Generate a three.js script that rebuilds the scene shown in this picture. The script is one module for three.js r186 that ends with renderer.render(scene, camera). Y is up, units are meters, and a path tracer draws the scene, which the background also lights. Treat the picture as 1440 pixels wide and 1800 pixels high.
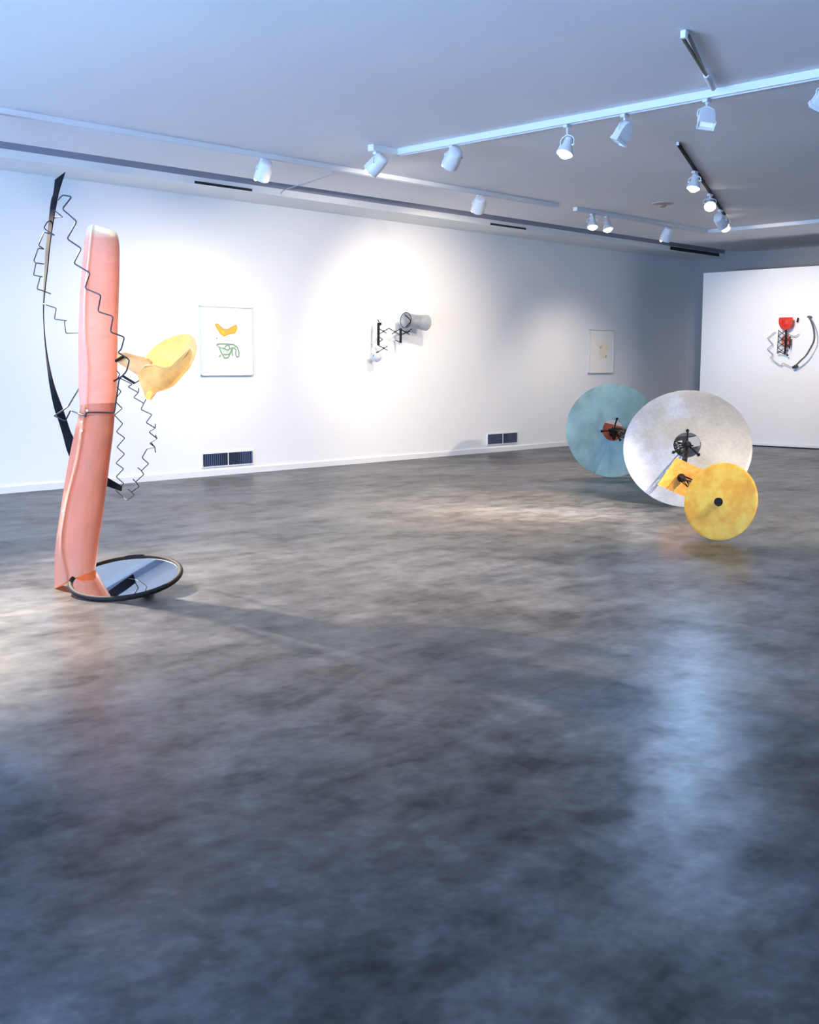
import * as THREE from 'three';
import { mergeGeometries } from 'three/addons/utils/BufferGeometryUtils.js';
import { RoundedBoxGeometry } from 'three/addons/geometries/RoundedBoxGeometry.js';
import { RectAreaLightUniformsLib } from 'three/addons/lights/RectAreaLightUniformsLib.js';

// ---------------------------------------------------------------- camera, sky, light, exposure
const V = (x, y, z) => new THREE.Vector3(x, y, z);
const scene = new THREE.Scene();
const renderer = new THREE.WebGLRenderer({ antialias: true });
renderer.toneMapping = THREE.LinearToneMapping;
renderer.toneMappingExposure = 1.25;
renderer.shadowMap.enabled = true;
RectAreaLightUniformsLib.init();
const YAW = 44.1 * Math.PI / 180, PITCH = 7.394 * Math.PI / 180;
const camera = new THREE.PerspectiveCamera(2 * Math.atan(900 / 1965) * 180 / Math.PI, 1440 / 1800, 0.05, 100);
camera.position.set(0, 1.25, 0);
camera.lookAt(Math.cos(YAW) * Math.cos(PITCH), 1.25 - Math.sin(PITCH), -Math.sin(YAW) * Math.cos(PITCH));
scene.background = new THREE.Color(0.35, 0.5, 0.8);

const DAY = new THREE.Color(0.34, 0.58, 1.0);       // daylight on tungsten-balanced film
const COOL = new THREE.Color(0.4, 0.62, 1.0);         // blue tint added to lamps to put a blue streak on the floor
const WARM = new THREE.Color(1.0, 0.86, 0.70);      // halogen track lamps
const DAY_NITS = 76;
const WASH = 8, ACCENT = 16, POOL = 43;            // candela of the lamps

// ---------------------------------------------------------------- helpers
const used = {};
function numbered(n) { const k = used[n] = (used[n] || 0) + 1; return k === 1 ? n : `${n}_${String(k - 1).padStart(3, '0')}`; }
function shade(o) { o.traverse(c => { if (c.isMesh) { c.castShadow = true; c.receiveShadow = true; } }); return o; }
function thing(name, label, category, pos = [0, 0, 0], turn = 0, group) {
  const o = new THREE.Group(); o.name = numbered(name); o.position.set(...pos); o.rotation.y = turn;
  o.userData = { label, category }; if (group) o.userData.group = group; scene.add(o); return o;
}
function merge(gs) {
  const list = (Array.isArray(gs) ? gs : [gs]).map(g => { const q = g.index ? g.toNonIndexed() : g; for (const k of Object.keys(q.attributes)) if (!['position', 'normal', 'uv'].includes(k)) q.deleteAttribute(k); return q; });
  return list.length === 1 ? list[0] : mergeGeometries(list);
}
function part(name, gs, m, parent, label) {
  const o = new THREE.Mesh(merge(gs), m); o.name = name; if (label) o.userData.label = label; parent.add(o); return o;
}
function struct(name, gs, m) { const o = new THREE.Mesh(merge(gs), m); o.name = name; o.userData.kind = 'structure'; scene.add(o); return o; }
function metreUV(g) {                                // uv in metres by the dominant axis of the normal
  g = g.index ? g.toNonIndexed() : g; const p = g.attributes.position, n = g.attributes.normal, uv = new Float32Array(p.count * 2);
  for (let i = 0; i < p.count; i++) {
    const ax = Math.abs(n.getX(i)), ay = Math.abs(n.getY(i)), az = Math.abs(n.getZ(i));
    const x = p.getX(i), y = p.getY(i), z = p.getZ(i);
    const [u, v] = ay >= ax && ay >= az ? [x, z] : ax >= az ? [z, y] : [x, y]; uv[2 * i] = u; uv[2 * i + 1] = v;
  }
  g.setAttribute('uv', new THREE.BufferAttribute(uv, 2)); return g;
}
function box(x0, x1, y0, y1, z0, z1) { const g = new THREE.BoxGeometry(x1 - x0, y1 - y0, z1 - z0); g.translate((x0 + x1) / 2, (y0 + y1) / 2, (z0 + z1) / 2); return metreUV(g); }
function rbox(x0, x1, y0, y1, z0, z1, r = 0.004) { const g = new RoundedBoxGeometry(x1 - x0, y1 - y0, z1 - z0, 2, r); g.translate((x0 + x1) / 2, (y0 + y1) / 2, (z0 + z1) / 2); return g; }
function bar(a, b, r, sides = 8, r2 = r) {
  const d = b.clone().sub(a), g = new THREE.CylinderGeometry(r2, r, d.length(), sides); g.translate(0, d.length() / 2, 0);
  g.applyQuaternion(new THREE.Quaternion().setFromUnitVectors(V(0, 1, 0), d.normalize())); g.translate(a.x, a.y, a.z); return g;
}
function ball(p, r, seg = 10) { const g = new THREE.SphereGeometry(r, seg, seg); g.translate(p.x, p.y, p.z); return g; }
const vec = l => l.map(q => V(...q));
function rounded(pts, d) {                           // polyline with small bends in place of corners
  const out = [pts[0]];
  for (let i = 1; i < pts.length - 1; i++) {
    const a = pts[i - 1], b = pts[i], c = pts[i + 1], r1 = Math.min(d, a.distanceTo(b) * 0.35), r2 = Math.min(d, b.distanceTo(c) * 0.35);
    const p = b.clone().add(a.clone().sub(b).setLength(r1)), q = b.clone().add(c.clone().sub(b).setLength(r2));
    for (let k = 0; k <= 4; k++) { const t = k / 4; out.push(V(0, 0, 0).addScaledVector(p, (1 - t) ** 2).addScaledVector(b, 2 * t * (1 - t)).addScaledVector(q, t * t)); }
  }
  out.push(pts[pts.length - 1]); return out;
}
function grid(rows, closedU = false, caps = false) { // rows of points -> smooth surface
  const nu = rows[0].length, nv = rows.length, pos = [], idx = [], uv = [];
  const wu = closedU ? nu + 1 : nu;
  for (let j = 0; j < nv; j++) for (let i = 0; i < wu; i++) { const p = rows[j][i % nu]; pos.push(p.x, p.y, p.z); uv.push(i / (wu - 1), j / (nv - 1)); }
  for (let j = 0; j < nv - 1; j++) for (let i = 0; i < wu - 1; i++) { const a = j * wu + i, b = a + 1, c = a + wu, e = c + 1; idx.push(a, b, e, a, e, c); }
  if (caps) for (const j of [0, nv - 1]) {
    const c = rows[j].reduce((s, p) => s.add(p), V(0, 0, 0)).multiplyScalar(1 / nu), at = pos.length / 3;
    for (let i = 0; i < nu; i++) { const p = rows[j][i]; pos.push(p.x, p.y, p.z); uv.push(i / nu, j ? 1 : 0); }
    pos.push(c.x, c.y, c.z); uv.push(0.5, j ? 1 : 0);
    for (let i = 0; i < nu; i++) { const a = at + i, b = at + (i + 1) % nu; j ? idx.push(a, b, at + nu) : idx.push(b, a, at + nu); }
  }
  const g = new THREE.BufferGeometry(); g.setAttribute('position', new THREE.Float32BufferAttribute(pos, 3)); g.setAttribute('uv', new THREE.Float32BufferAttribute(uv, 2)); g.setIndex(idx); g.computeVertexNormals(); return g;
}
function wire(list, r, bend = 0.008, sides = 7) {    // round wire along a bent polyline, parallel-transport frames
  const pts = rounded(list[0].isVector3 ? list : vec(list), bend), rows = []; let n = null;
  for (let i = 0; i < pts.length; i++) {
    const t = pts[Math.min(i + 1, pts.length - 1)].clone().sub(pts[Math.max(i - 1, 0)]).normalize();
    if (!n) n = Math.abs(t.y) < 0.8 ? V(0, 1, 0) : V(1, 0, 0);
    n = n.clone().addScaledVector(t, -n.dot(t)).normalize(); const b = t.clone().cross(n), ring = [];
    for (let k = 0; k < sides; k++) { const a = k / sides * 2 * Math.PI; ring.push(pts[i].clone().addScaledVector(n, r * Math.cos(a)).addScaledVector(b, r * Math.sin(a))); }
    rows.push(ring);
  }
  return grid(rows, true, true);
}
function crom(keys, n) {                             // Catmull-Rom through rows of vectors (rows of equal length)
  const rows = []; const cs = keys[0].map((_, i) => new THREE.CatmullRomCurve3(keys.map(k => k[i]), false, 'centripetal'));
  for (let j = 0; j <= n; j++) { const t = j / n; rows.push(cs.map(c => c.getPoint(t))); } return rows;
}
function aimed(g, n) { g.applyQuaternion(new THREE.Quaternion().setFromUnitVectors(V(0, 1, 0), n.clone().normalize())); return g; }
function truss(p0, p1, r0, r1, bays, rod, sides = 3, spin = 0.4) { // tapering lattice boom
  const d = p1.clone().sub(p0).normalize(), s = (Math.abs(d.y) < 0.8 ? V(0, 1, 0) : V(1, 0, 0)).cross(d).normalize(), u = d.clone().cross(s), gs = [];
  const at = (k, j) => { const t = j / bays, r = r0 + (r1 - r0) * t, a = spin + k / sides * 2 * Math.PI; return p0.clone().lerp(p1, t).addScaledVector(s, r * Math.cos(a)).addScaledVector(u, r * Math.sin(a)); };
  for (let k = 0; k < sides; k++) {
    gs.push(bar(at(k, 0), at(k, bays), rod, 6));
    for (let j = 0; j < bays; j++) { gs.push(bar(at(k, j), at(k + 1, j + 1), rod * 0.7, 5)); gs.push(bar(at(k + 1, j), at(k, j + 1), rod * 0.7, 5)); gs.push(bar(at(k, j + 1), at(k + 1, j + 1), rod * 0.7, 5)); }
  }
  return gs;
}

// ---------------------------------------------------------------- procedural textures
function rng(seed) { let s = seed >>> 0; return () => { s = (s + 0x6D2B79F5) | 0; let t = Math.imul(s ^ (s >>> 15), 1 | s); t = (t + Math.imul(t ^ (t >>> 7), 61 | t)) ^ t; return ((t ^ (t >>> 14)) >>> 0) / 4294967296; }; }
function lattice(px, py, seed) {                     // periodic smooth noise with px x py cells over the unit square
  const r = rng(seed), v = Float32Array.from({ length: px * py }, () => r() * 2 - 1), f = t => t * t * t * (t * (t * 6 - 15) + 10);
  return (x, y) => {
    x *= px; y *= py; const xi = Math.floor(x), yi = Math.floor(y), fx = f(x - xi), fy = f(y - yi), m = (a, n) => ((a % n) + n) % n;
    const x0 = m(xi, px), x1 = m(xi + 1, px), y0 = m(yi, py) * px, y1 = m(yi + 1, py) * px;
    return (v[y0 + x0] * (1 - fx) + v[y0 + x1] * fx) * (1 - fy) + (v[y1 + x0] * (1 - fx) + v[y1 + x1] * fx) * fy;
  };
}
function fbm(px, py, oct, seed, gain = 0.55) {
  const ls = []; for (let o = 0; o < oct; o++) ls.push([lattice(px << o, py << o, seed + o * 17), gain ** o]);
  const tot = ls.reduce((s, l) => s + l[1], 0);
  return (x, y) => { let s = 0; for (const [n, a] of ls) s += n(x, y) * a; return s / tot; };
}
const enc = c => Math.max(0, Math.min(255, Math.round(255 * (c <= 0.0031308 ? 12.92 * c : 1.055 * Math.pow(Math.max(c, 0), 1 / 2.4) - 0.055))));
function tex(size, fn, srgb = true) {                // fn(u, v) -> [r, g, b] linear, or a grey number
  const w = size, d = new Uint8Array(w * w * 4);
  for (let y = 0; y < w; y++) for (let x = 0; x < w; x++) {
    let c = fn((x + 0.5) / w, (y + 0.5) / w); const i = (y * w + x) * 4; if (!Array.isArray(c)) c = [c, c, c];
    for (let k = 0; k < 3; k++) d[i + k] = srgb ? enc(c[k]) : Math.max(0, Math.min(255, Math.round(c[k] * 255))); d[i + 3] = 255;
  }
  const t = new THREE.DataTexture(d, w, w); t.wrapS = t.wrapT = THREE.RepeatWrapping; t.magFilter = THREE.LinearFilter; t.minFilter = THREE.LinearFilter; if (srgb) t.colorSpace = THREE.SRGBColorSpace; t.needsUpdate = true; return t;
}
const scaled = (t, s) => { const c = t.clone(); c.repeat.set(1 / s, 1 / s); c.needsUpdate = true; return c; };
const lin = (r, g, b) => new THREE.Color().setRGB(r, g, b);

// ---------------------------------------------------------------- materials
const plasterBump = tex(512, (() => { const a = fbm(24, 24, 4, 5); return (u, v) => 0.5 + 0.5 * a(u, v); })(), false);
const M = {};
M.wall = new THREE.MeshStandardMaterial({ color: lin(0.84, 0.84, 0.84), roughness: 0.85, bumpMap: scaled(plasterBump, 0.6), bumpScale: 0.0006 });
M.ceiling = new THREE.MeshStandardMaterial({ color: lin(0.88, 0.87, 0.9), roughness: 0.9, map: scaled(tex(256, (() => { const a = fbm(3, 3, 4, 31); return (u, v) => { const k = 0.96 + 0.06 * a(u, v); return [k, k, k]; }; })()), 7), bumpMap: scaled(plasterBump, 0.8), bumpScale: 0.0008 });
const FN = { big: fbm(4, 4, 5, 11, 0.6), mid: fbm(13, 11, 5, 23, 0.62), patch: fbm(38, 34, 4, 29, 0.65), streak: fbm(18, 60, 4, 37, 0.6), fine: fbm(160, 160, 3, 41, 0.7), warm: fbm(3, 3, 4, 53) };
function worn(u, v) { const w = 0.04 * FN.big(v + 0.3, u); return { b: FN.big(u, v), m: FN.mid(u + w, v + w), p: FN.patch(u - w, v + w), s: FN.streak(u + w, v - w), f: FN.fine(u, v), h: FN.warm(u, v) }; }
const floorMap = tex(2048, (u, v) => {                // polished concrete: cloudy, blotched and stained
  const { b, m, p, s, f, h } = worn(u, v), k = 0.037 * Math.exp(0.4 * b + 0.42 * m + 0.55 * p + 0.45 * s + 0.5 * f);
  return [k * (1.02 + 0.2 * h), k * (0.985 + 0.02 * h), k * (1.03 - 0.2 * h)];
});
const floorShine = tex(1024, (u, v) => { const { b, m, p, s } = worn(u, v), k = Math.max(0.2, Math.min(1, 0.52 + 0.15 * b + 0.26 * m + 0.38 * p + 0.3 * s)); return [k, k, k]; }, false);
{ const d = floorShine.image.data; for (let i = 0; i < d.length; i += 4) d[i + 3] = d[i]; }   // how strongly the worn sealer reflects
const floorRough = tex(1024, (() => { const a = fbm(7, 7, 6, 61, 0.6), s = fbm(12, 40, 4, 67); return (u, v) => Math.max(0.288, 0.325 + 0.08 * a(u, v) + 0.05 * s(u, v)); })(), false);
M.floor = new THREE.MeshPhysicalMaterial({ color: 0xffffff, ior: 1.52, specularIntensity: 1, specularIntensityMap: scaled(floorShine, 5.2), map: scaled(floorMap, 5.2), roughness: 1, roughnessMap: scaled(floorRough, 6.3), bumpMap: scaled(plasterBump, 0.9), bumpScale: 0.0005, vertexColors: true });
M.revealShade = new THREE.MeshStandardMaterial({ color: lin(0.27, 0.28, 0.34), roughness: 0.8 });  // dark colour standing in for shade in the gap beside the soffit
M.shadedWall = new THREE.MeshStandardMaterial({ color: lin(0.42, 0.4, 0.39), roughness: 0.85 });  // grey put in for the shade behind the partition
M.base = new THREE.MeshStandardMaterial({ color: lin(0.8, 0.8, 0.8), roughness: 0.5 });
M.dark = new THREE.MeshStandardMaterial({ color: lin(0.012, 0.012, 0.014), roughness: 0.6 });
M.black = new THREE.MeshPhysicalMaterial({ color: lin(0.005, 0.005, 0.006), roughness: 0.6, specularIntensity: 0.35 });
M.wireDark = new THREE.MeshStandardMaterial({ color: lin(0.05, 0.052, 0.058), roughness: 0.45, metalness: 0.7 });
M.track = new THREE.MeshStandardMaterial({ color: lin(0.82, 0.84, 0.86), roughness: 0.4 });
M.lampWhite = new THREE.MeshStandardMaterial({ color: lin(0.83, 0.84, 0.86), roughness: 0.35 });
M.bulbDim = new THREE.MeshStandardMaterial({ color: lin(0.7, 0.75, 0.8), emissive: lin(0.7, 0.85, 1), emissiveIntensity: 0.35, roughness: 0.3 });
M.bulb = new THREE.MeshStandardMaterial({ color: lin(0.9, 0.88, 0.8), emissive: lin(1, 0.93, 0.75), emissiveIntensity: 6, roughness: 0.3 });
M.steel = new THREE.MeshStandardMaterial({ color: lin(0.1, 0.095, 0.08), roughness: 0.35, metalness: 0.9 });
M.ventDark = new THREE.MeshStandardMaterial({ color: lin(0.014, 0.017, 0.03), roughness: 0.7 });
M.ventSlat = new THREE.MeshStandardMaterial({ color: lin(0.055, 0.065, 0.11), roughness: 0.5, metalness: 0.3 });
M.frame = new THREE.MeshStandardMaterial({ color: lin(0.62, 0.62, 0.63), roughness: 0.4 });
M.mirror = new THREE.MeshStandardMaterial({ color: lin(0.9, 0.93, 0.95), roughness: 0.02, metalness: 1 });
M.rubber = new THREE.MeshPhysicalMaterial({ color: lin(0.012, 0.01, 0.009), roughness: 0.7, specularIntensity: 0.35 });
const skin = (seed, fn, o) => new THREE.MeshPhysicalMaterial({ map: tex(512, fn(seed)), side: THREE.DoubleSide, transmission: 0.45, thickness: 0, roughness: 0.75, ...o });
M.pink = skin(71, s => { const a = fbm(5, 5, 5, s), g = fbm(10, 60, 3, s + 3); return (u, v) => { const k = 1 + 0.16 * a(u, v) + 0.1 * g(v, u); return [0.57 * k, 0.185 * k, 0.078 * k]; }; }, { transmission: 0.4, clearcoat: 0.35, clearcoatRoughness: 0.45 });
M.pinkTopLit = skin(73, s => { const a = fbm(5, 5, 5, s), g = fbm(60, 8, 3, s + 3); return (u, v) => { const k = 1 + 0.12 * a(u, v) + 0.08 * g(v, u), e = v > 0.86 ? (v - 0.86) * 3 : 0; return [0.66 * k, (0.36 + e * 0.9) * k, (0.265 + e * 0.8) * k]; }; }, { transmission: 0.5 });  // paler than the lower shell, painting in wall light that shines through
M.pod = skin(79, s => { const a = fbm(6, 6, 5, s); return (u, v) => { const k = 1 + 0.25 * a(u, v); return [0.74 * k, 0.45 * k, 0.16 * k]; }; }, { transmission: 0.36 });
M.flap = skin(83, s => { const a = fbm(8, 8, 5, s); return (u, v) => { const k = 1 + 0.25 * a(u, v); return [0.72 * k, 0.38 * k, 0.085 * k]; }; }, { transmission: 0.3 });
M.teal = skin(89, s => { const a = fbm(4, 4, 6, s, 0.6), b = fbm(2, 2, 3, s + 9), g = fbm(9, 3, 5, s + 4); return (u, v) => { const k = 1 + 0.45 * a(u, v) + 0.2 * g(u, v), h = b(u, v) * 0.5 + (u - 0.5) * 0.5; return [(0.29 + 0.15 * h) * k, (0.41 + 0.06 * h) * k, (0.355 - 0.15 * h) * k]; }; }, { transmission: 0.2, roughness: 0.55 });
M.pearl = skin(97, s => { const a = fbm(5, 5, 6, s, 0.6), f = fbm(60, 60, 3, s + 5, 0.7); return (u, v) => { const k = 1 + 0.2 * a(u, v) + 0.14 * f(u, v), c = Math.max(0, Math.min(1, 0.5 + 1.1 * a(v, u) - (u - 0.25) * 1.6)); return [(0.42 + 0.06 * c) * k, (0.395 + 0.1 * c) * k, (0.355 + 0.2 * c) * k]; }; }, { transmission: 0.4, roughness: 0.5, clearcoat: 0.8, clearcoatRoughness: 0.16 });
M.yellow = skin(101, s => { const a = fbm(7, 7, 5, s, 0.6); return (u, v) => { const k = a(u, v); return [0.80 + 0.1 * k, 0.42 + 0.2 * k, 0.022 + 0.05 * k]; }; }, { transmission: 0.25, roughness: 0.6 });
M.orange = skin(103, s => { const a = fbm(6, 6, 5, s, 0.6); return (u, v) => { const k = a(u, v); return [0.68 + 0.1 * k, 0.29 + 0.14 * k, 0.04 + 0.05 * k]; }; }, { transmission: 0.25, roughness: 0.6 });
M.pinkPanel = skin(107, s => { const a = fbm(6, 6, 5, s); return (u, v) => { const k = 1 + 0.3 * a(u, v); return [0.72 * k, 0.22 * k, 0.16 * k]; }; }, { transmission: 0.3 });
M.whitePanel = new THREE.MeshStandardMaterial({ color: lin(0.85, 0.84, 0.84), roughness: 0.5 });
M.red = skin(109, s => { const a = fbm(4, 4, 4, s); return (u, v) => { const k = 1 + 0.2 * a(u, v); return [0.74 * k, 0.045 * k, 0.012 * k]; }; }, { transmission: 0.4 });
M.redCore = new THREE.MeshStandardMaterial({ color: lin(0.62, 0.01, 0.012), roughness: 0.5 });
M.smoke = skin(113, s => { const a = fbm(8, 8, 5, s, 0.6); return (u, v) => { const k = 1 + 0.35 * a(u, v); return [0.44 * k, 0.47 * k, 0.52 * k]; }; }, { transmission: 0.5, roughness: 0.5 });
M.cord = new THREE.MeshStandardMaterial({ color: lin(0.35, 0.37, 0.42), roughness: 0.6 });
M.detector = new THREE.MeshStandardMaterial({ color: lin(0.55, 0.36, 0.28), roughness: 0.5 });

// ---------------------------------------------------------------- the room
const X0 = -4, X1 = 18.2, Z0 = -10.6, Z1 = 4.6, HC = 3.22, XP = 16.62;
{
  const g = new THREE.BoxGeometry(X1 - X0, 0.2, Z1 - Z0, 90, 1, 62); g.translate((X0 + X1) / 2, -0.1, (Z0 + Z1) / 2);
  const q = metreUV(g), p = q.attributes.position, col = new Float32Array(p.count * 3), n = fbm(5, 5, 4, 131), h = fbm(4, 4, 3, 137);
  for (let i = 0; i < p.count; i++) { const u = p.getX(i) / 23 + 0.5, v = p.getZ(i) / 23 + 0.5, k = 1 + 0.3 * n(u, v), w = 0.1 * h(u, v); col.set([k * (1 + w), k, k * (1 - w)], i * 3); }
  q.setAttribute('color', new THREE.BufferAttribute(col, 3));
  const o = new THREE.Mesh(q, M.floor); o.name = 'floor'; o.userData.kind = 'structure'; scene.add(o);
}
struct('ceiling', [box(X0 - 0.2, X1 + 0.2, HC, HC + 0.3, -9.66, Z1 + 0.2), box(X0 - 0.2, X1 + 0.2, HC + 0.075, HC + 0.3, Z0 - 0.2, -9.66)], M.ceiling);   // ends short of the soffit, a gap shaped to imitate a band of shade
struct('wall_left', box(X0 - 0.2, X1 + 0.2, 0, HC + 0.075, Z0 - 0.2, Z0), M.wall);
struct('wall_back', [box(X1, X1 + 0.2, 0, HC, Z0, Z1), box(X1, X1 + 0.2, HC, HC + 0.075, Z0, -9.66)], M.shadedWall);
const WZ0 = -9, WZ1 = 0, WY0 = 0.15, WY1 = 1.35;
struct('wall_right', box(X0 - 0.2, X1 + 0.2, 0, HC, Z1, Z1 + 0.2), M.wall);
struct('wall_front', [box(X0 - 0.2, X0, 0, HC, Z0, WZ0), box(X0 - 0.2, X0, HC, HC + 0.075, Z0, -9.66), box(X0 - 0.2, X0, 0, HC, WZ1, Z1), box(X0 - 0.2, X0, 0, WY0, WZ0, WZ1), box(X0 - 0.2, X0, WY1, HC, WZ0, WZ1)], M.wall);
struct('trim_1', box(X0, X1, 3.14, HC + 0.075, Z0, -9.95), M.wall).userData.label = 'shallow white soffit along the top of the long wall';
struct('shade_trim_3', [box(X0, X1, HC - 0.004, HC + 0.075, -9.95, -9.946)], M.revealShade);  // dark strip paints the band of shade along the soffit
struct('wall_partition', box(XP, XP + 0.16, 0.03, 2.762, -9.45, 2.2), M.wall);
struct('baseboard_left', box(X0, X1, 0, 0.065, Z0, Z0 + 0.018), M.base);
struct('baseboard_partition', [box(XP - 0.014, XP, 0.016, 0.055, -9.45, 2.2)], M.base);
struct('trim_2', box(XP + 0.02, XP + 0.14, 0, 0.03, -9.43, 2.18), M.dark);
{ // unseen low window added for blue light, tilted up at the ceiling
  const w = new THREE.Group(); w.name = 'added_window_1'; w.userData.kind = 'structure'; scene.add(w);
  const fr = []; for (let k = 0; k <= 3; k++) fr.push(box(X0 - 0.12, X0 - 0.03, WY0, WY1, WZ0 + 3 * k - 0.03, WZ0 + 3 * k + 0.03));
  for (const y of [WY0, WY1]) fr.push(box(X0 - 0.12, X0 - 0.03, y - 0.03, y + 0.03, WZ0, WZ1)); part('added_window_frame', fr, M.frame, w);
  const pane = new THREE.MeshStandardMaterial({ color: lin(0.7, 0.8, 0.95), emissive: DAY, emissiveIntensity: 3, roughness: 0.4 });
  for (let k = 0; k < 3; k++) part('added_window_pane', box(X0 - 0.08, X0 - 0.06, WY0 + 0.03, WY1 - 0.03, WZ0 + 3 * k + 0.03, WZ0 + 3 * k + 2.97), pane, w);
  const l = new THREE.RectAreaLight(DAY, DAY_NITS, WZ1 - WZ0 - 0.1, WY1 - WY0 - 0.1), zc = (WZ0 + WZ1) / 2, yc = (WY0 + WY1) / 2; l.position.set(X0 - 0.02, yc, zc); l.lookAt(10, yc + 13, zc); scene.add(l);
}

// ---------------------------------------------------------------- low grilles and slot diffusers
function grille(x0, x1, y0, y1, label) {
  const t = thing('wall_grille', label, 'vent', [(x0 + x1) / 2, (y0 + y1) / 2, Z0]); const w = (x1 - x0) / 2, h = (y1 - y0) / 2, f = 0.012;
  part('backing', box(-w, w, -h, h, 0.001, 0.004), M.ventDark, t);
  part('grille_frame', [box(-w - f, w + f, h, h + f, 0, 0.016), box(-w - f, w + f, -h - f, -h, 0, 0.016), box(-w - f, -w, -h, h, 0, 0.016), box(w, w + f, -h, h, 0, 0.016), box(-0.006, 0.006, -h, h, 0, 0.016)], M.base, t);
  const s = new THREE.BoxGeometry(0.005, 2 * h, 0.012);
  for (let k = 0; k < 26; k++) { const x = -w + (k + 0.5) * 2 * w / 26; if (Math.abs(x) < 0.009) continue; const m = new THREE.Mesh(s, M.ventSlat); m.name = 'slat'; m.position.set(x, 0, 0.009); m.rotation.y = 0.5 + 0.25 * Math.sin(k * 12.9); t.add(m); }
}
grille(7.525, 8.242, 0.113, 0.258, 'dark slatted air grille low on the white wall, below the framed orange and green drawing');
grille(12.575, 13.27, 0.12, 0.267, 'dark slatted air grille low on the white wall, beside the teal disc');
function slot(x0, x1, label, h = 0.014, y = 3.158) {
  const t = thing('slot_diffuser', label, 'vent', [(x0 + x1) / 2, y, -9.95]); const w = (x1 - x0) / 2;
  part('slot_opening', box(-w, w, -h, h, 0.001, 0.005), M.dark, t);
  part('slot_lip', [box(-w - 0.01, w + 0.01, h, h + 0.005, 0, 0.012), box(-w - 0.01, w + 0.01, -h - 0.004, -h, 0, 0.012)], M.base, t);
}
slot(7.05, 7.8, 'narrow black slot diffuser in the soffit, above the framed orange and green drawing');
slot(11.83, 12.6, 'black slot diffuser in the soffit, middle one of three, left of the glowing lamp pair');
slot(16.4, 18.0, 'black slot diffuser enlarged to stand in for shade at the far corner of the soffit', 0.028, 3.18);  // opening made taller to paint the dark far end of the soffit gap

// ---------------------------------------------------------------- tracks
function track(name, label, a, b, w = 0.045, h = 0.036, m = M.track, groove = M.dark) {
  const L = Math.hypot(b[0] - a[0], b[1] - a[1]), t = thing(name, label, 'light track', [a[0], HC - 0.002, a[1]], Math.atan2(-(b[1] - a[1]), b[0] - a[0]));
  part('channel', [box(0, L, -0.006, 0, -w / 2, w / 2), box(0, L, -h, -0.006, -w / 2, -w / 2 + 0.013), box(0, L, -h, -0.006, w / 2 - 0.013, w / 2)], m, t);
  part('conductor', box(0.002, L - 0.002, -h * 0.55, -0.006, -w / 2 + 0.0131, w / 2 - 0.0131), groove, t);
  part('end_cap', [rbox(-0.018, 0, -h - 0.002, 0, -w / 2 - 0.002, w / 2 + 0.002)], m === M.black ? M.track : m, t);
  part('end_cap', [rbox(L, L + 0.018, -h - 0.002, 0, -w / 2 - 0.002, w / 2 + 0.002)], m, t);
  return t;
}
const softGroove = new THREE.MeshStandardMaterial({ color: lin(0.4, 0.42, 0.45), roughness: 0.6 });
const ZT = -8.44, XT = 7.5;
track('lighting_track', 'long white lighting track on the ceiling running parallel to the left wall', [-3.5, ZT], [11.28, ZT], 0.06, 0.045, M.track, softGroove);
track('lighting_track', 'far white track section parallel to the left wall, carrying the pair of glowing lamps', [11.68, ZT], [14.9, ZT], 0.06, 0.045, M.track, softGroove);
{ const t = track('lighting_track', 'white lighting track crossing the ceiling at right angles towards the viewer', [XT, 3.5], [XT, -7.42], 0.074, 0.055, M.track, softGroove);
  part('corner_stub', [box(10.92 - 0.037, 10.92 + 0.037, -0.055, -0.001, -0.34, -0.037)], M.track, t); }
track('lighting_track', 'white lighting track at the far end, in front of the white partition', [14.9, 2.5], [14.9, ZT + 0.05], 0.06, 0.045, M.track, softGroove);
track('lighting_track', 'short black oblique track with a white end cap, leading away to the bright lamps', [8.98, -5.4], [13.5, -7.4], 0.022, 0.027, M.black, M.black);
{ const t = thing('feed_conduit', 'pair of dark metal feed rods on the ceiling joining the crossing white track', 'conduit', [6.1, HC - 0.002, -3.64]);
  const e = V(0.88, -0.03, -0.36), s = V(0.38, 0, 0.92).multiplyScalar(0.02);
  part('ceiling_cap', rbox(-0.03, 0.0, -0.045, 0, -0.018, 0.018), M.track, t);
  part('rod', bar(V(0, -0.03, 0).add(s), e, 0.011), M.steel, t); part('rod', bar(V(0, -0.03, 0).sub(s), e, 0.011), M.steel, t);
  part('coupling', bar(e, e.clone().add(V(0.36, 0.0, -0.147)), 0.02, 12), M.track, t); }
{ const t = thing('ceiling_detector', 'small brownish round fitting on the ceiling, left of the bright lamps', 'detector', [12.13, HC - 0.001, -7.48]);
  const g = new THREE.LatheGeometry([[0, -0.05], [0.03, -0.048], [0.045, -0.035], [0.05, -0.02], [0.11, -0.012], [0.115, 0]].map(q => new THREE.Vector2(...q)), 24); part('cover', g, M.detector, t);
  part('base_plate', new THREE.CylinderGeometry(0.13, 0.13, 0.008, 24).translate(0, -0.004, 0), M.frame, t); }
{ const o = part('hanging_cord', wire(new THREE.CatmullRomCurve3(vec([[7.66, HC - 0.056, ZT - 0.03], [7.76, HC - 0.05, -8.6], [8.0, HC - 0.03, -9.2], [8.2, 3.18, -9.93], [8.2, 3.16, -9.94]])).getPoints(24), 0.005, 0.001), M.cord, scene); o.userData = { label: 'thin grey cord strung across the ceiling from the long track to the soffit', category: 'cord' }; }

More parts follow.
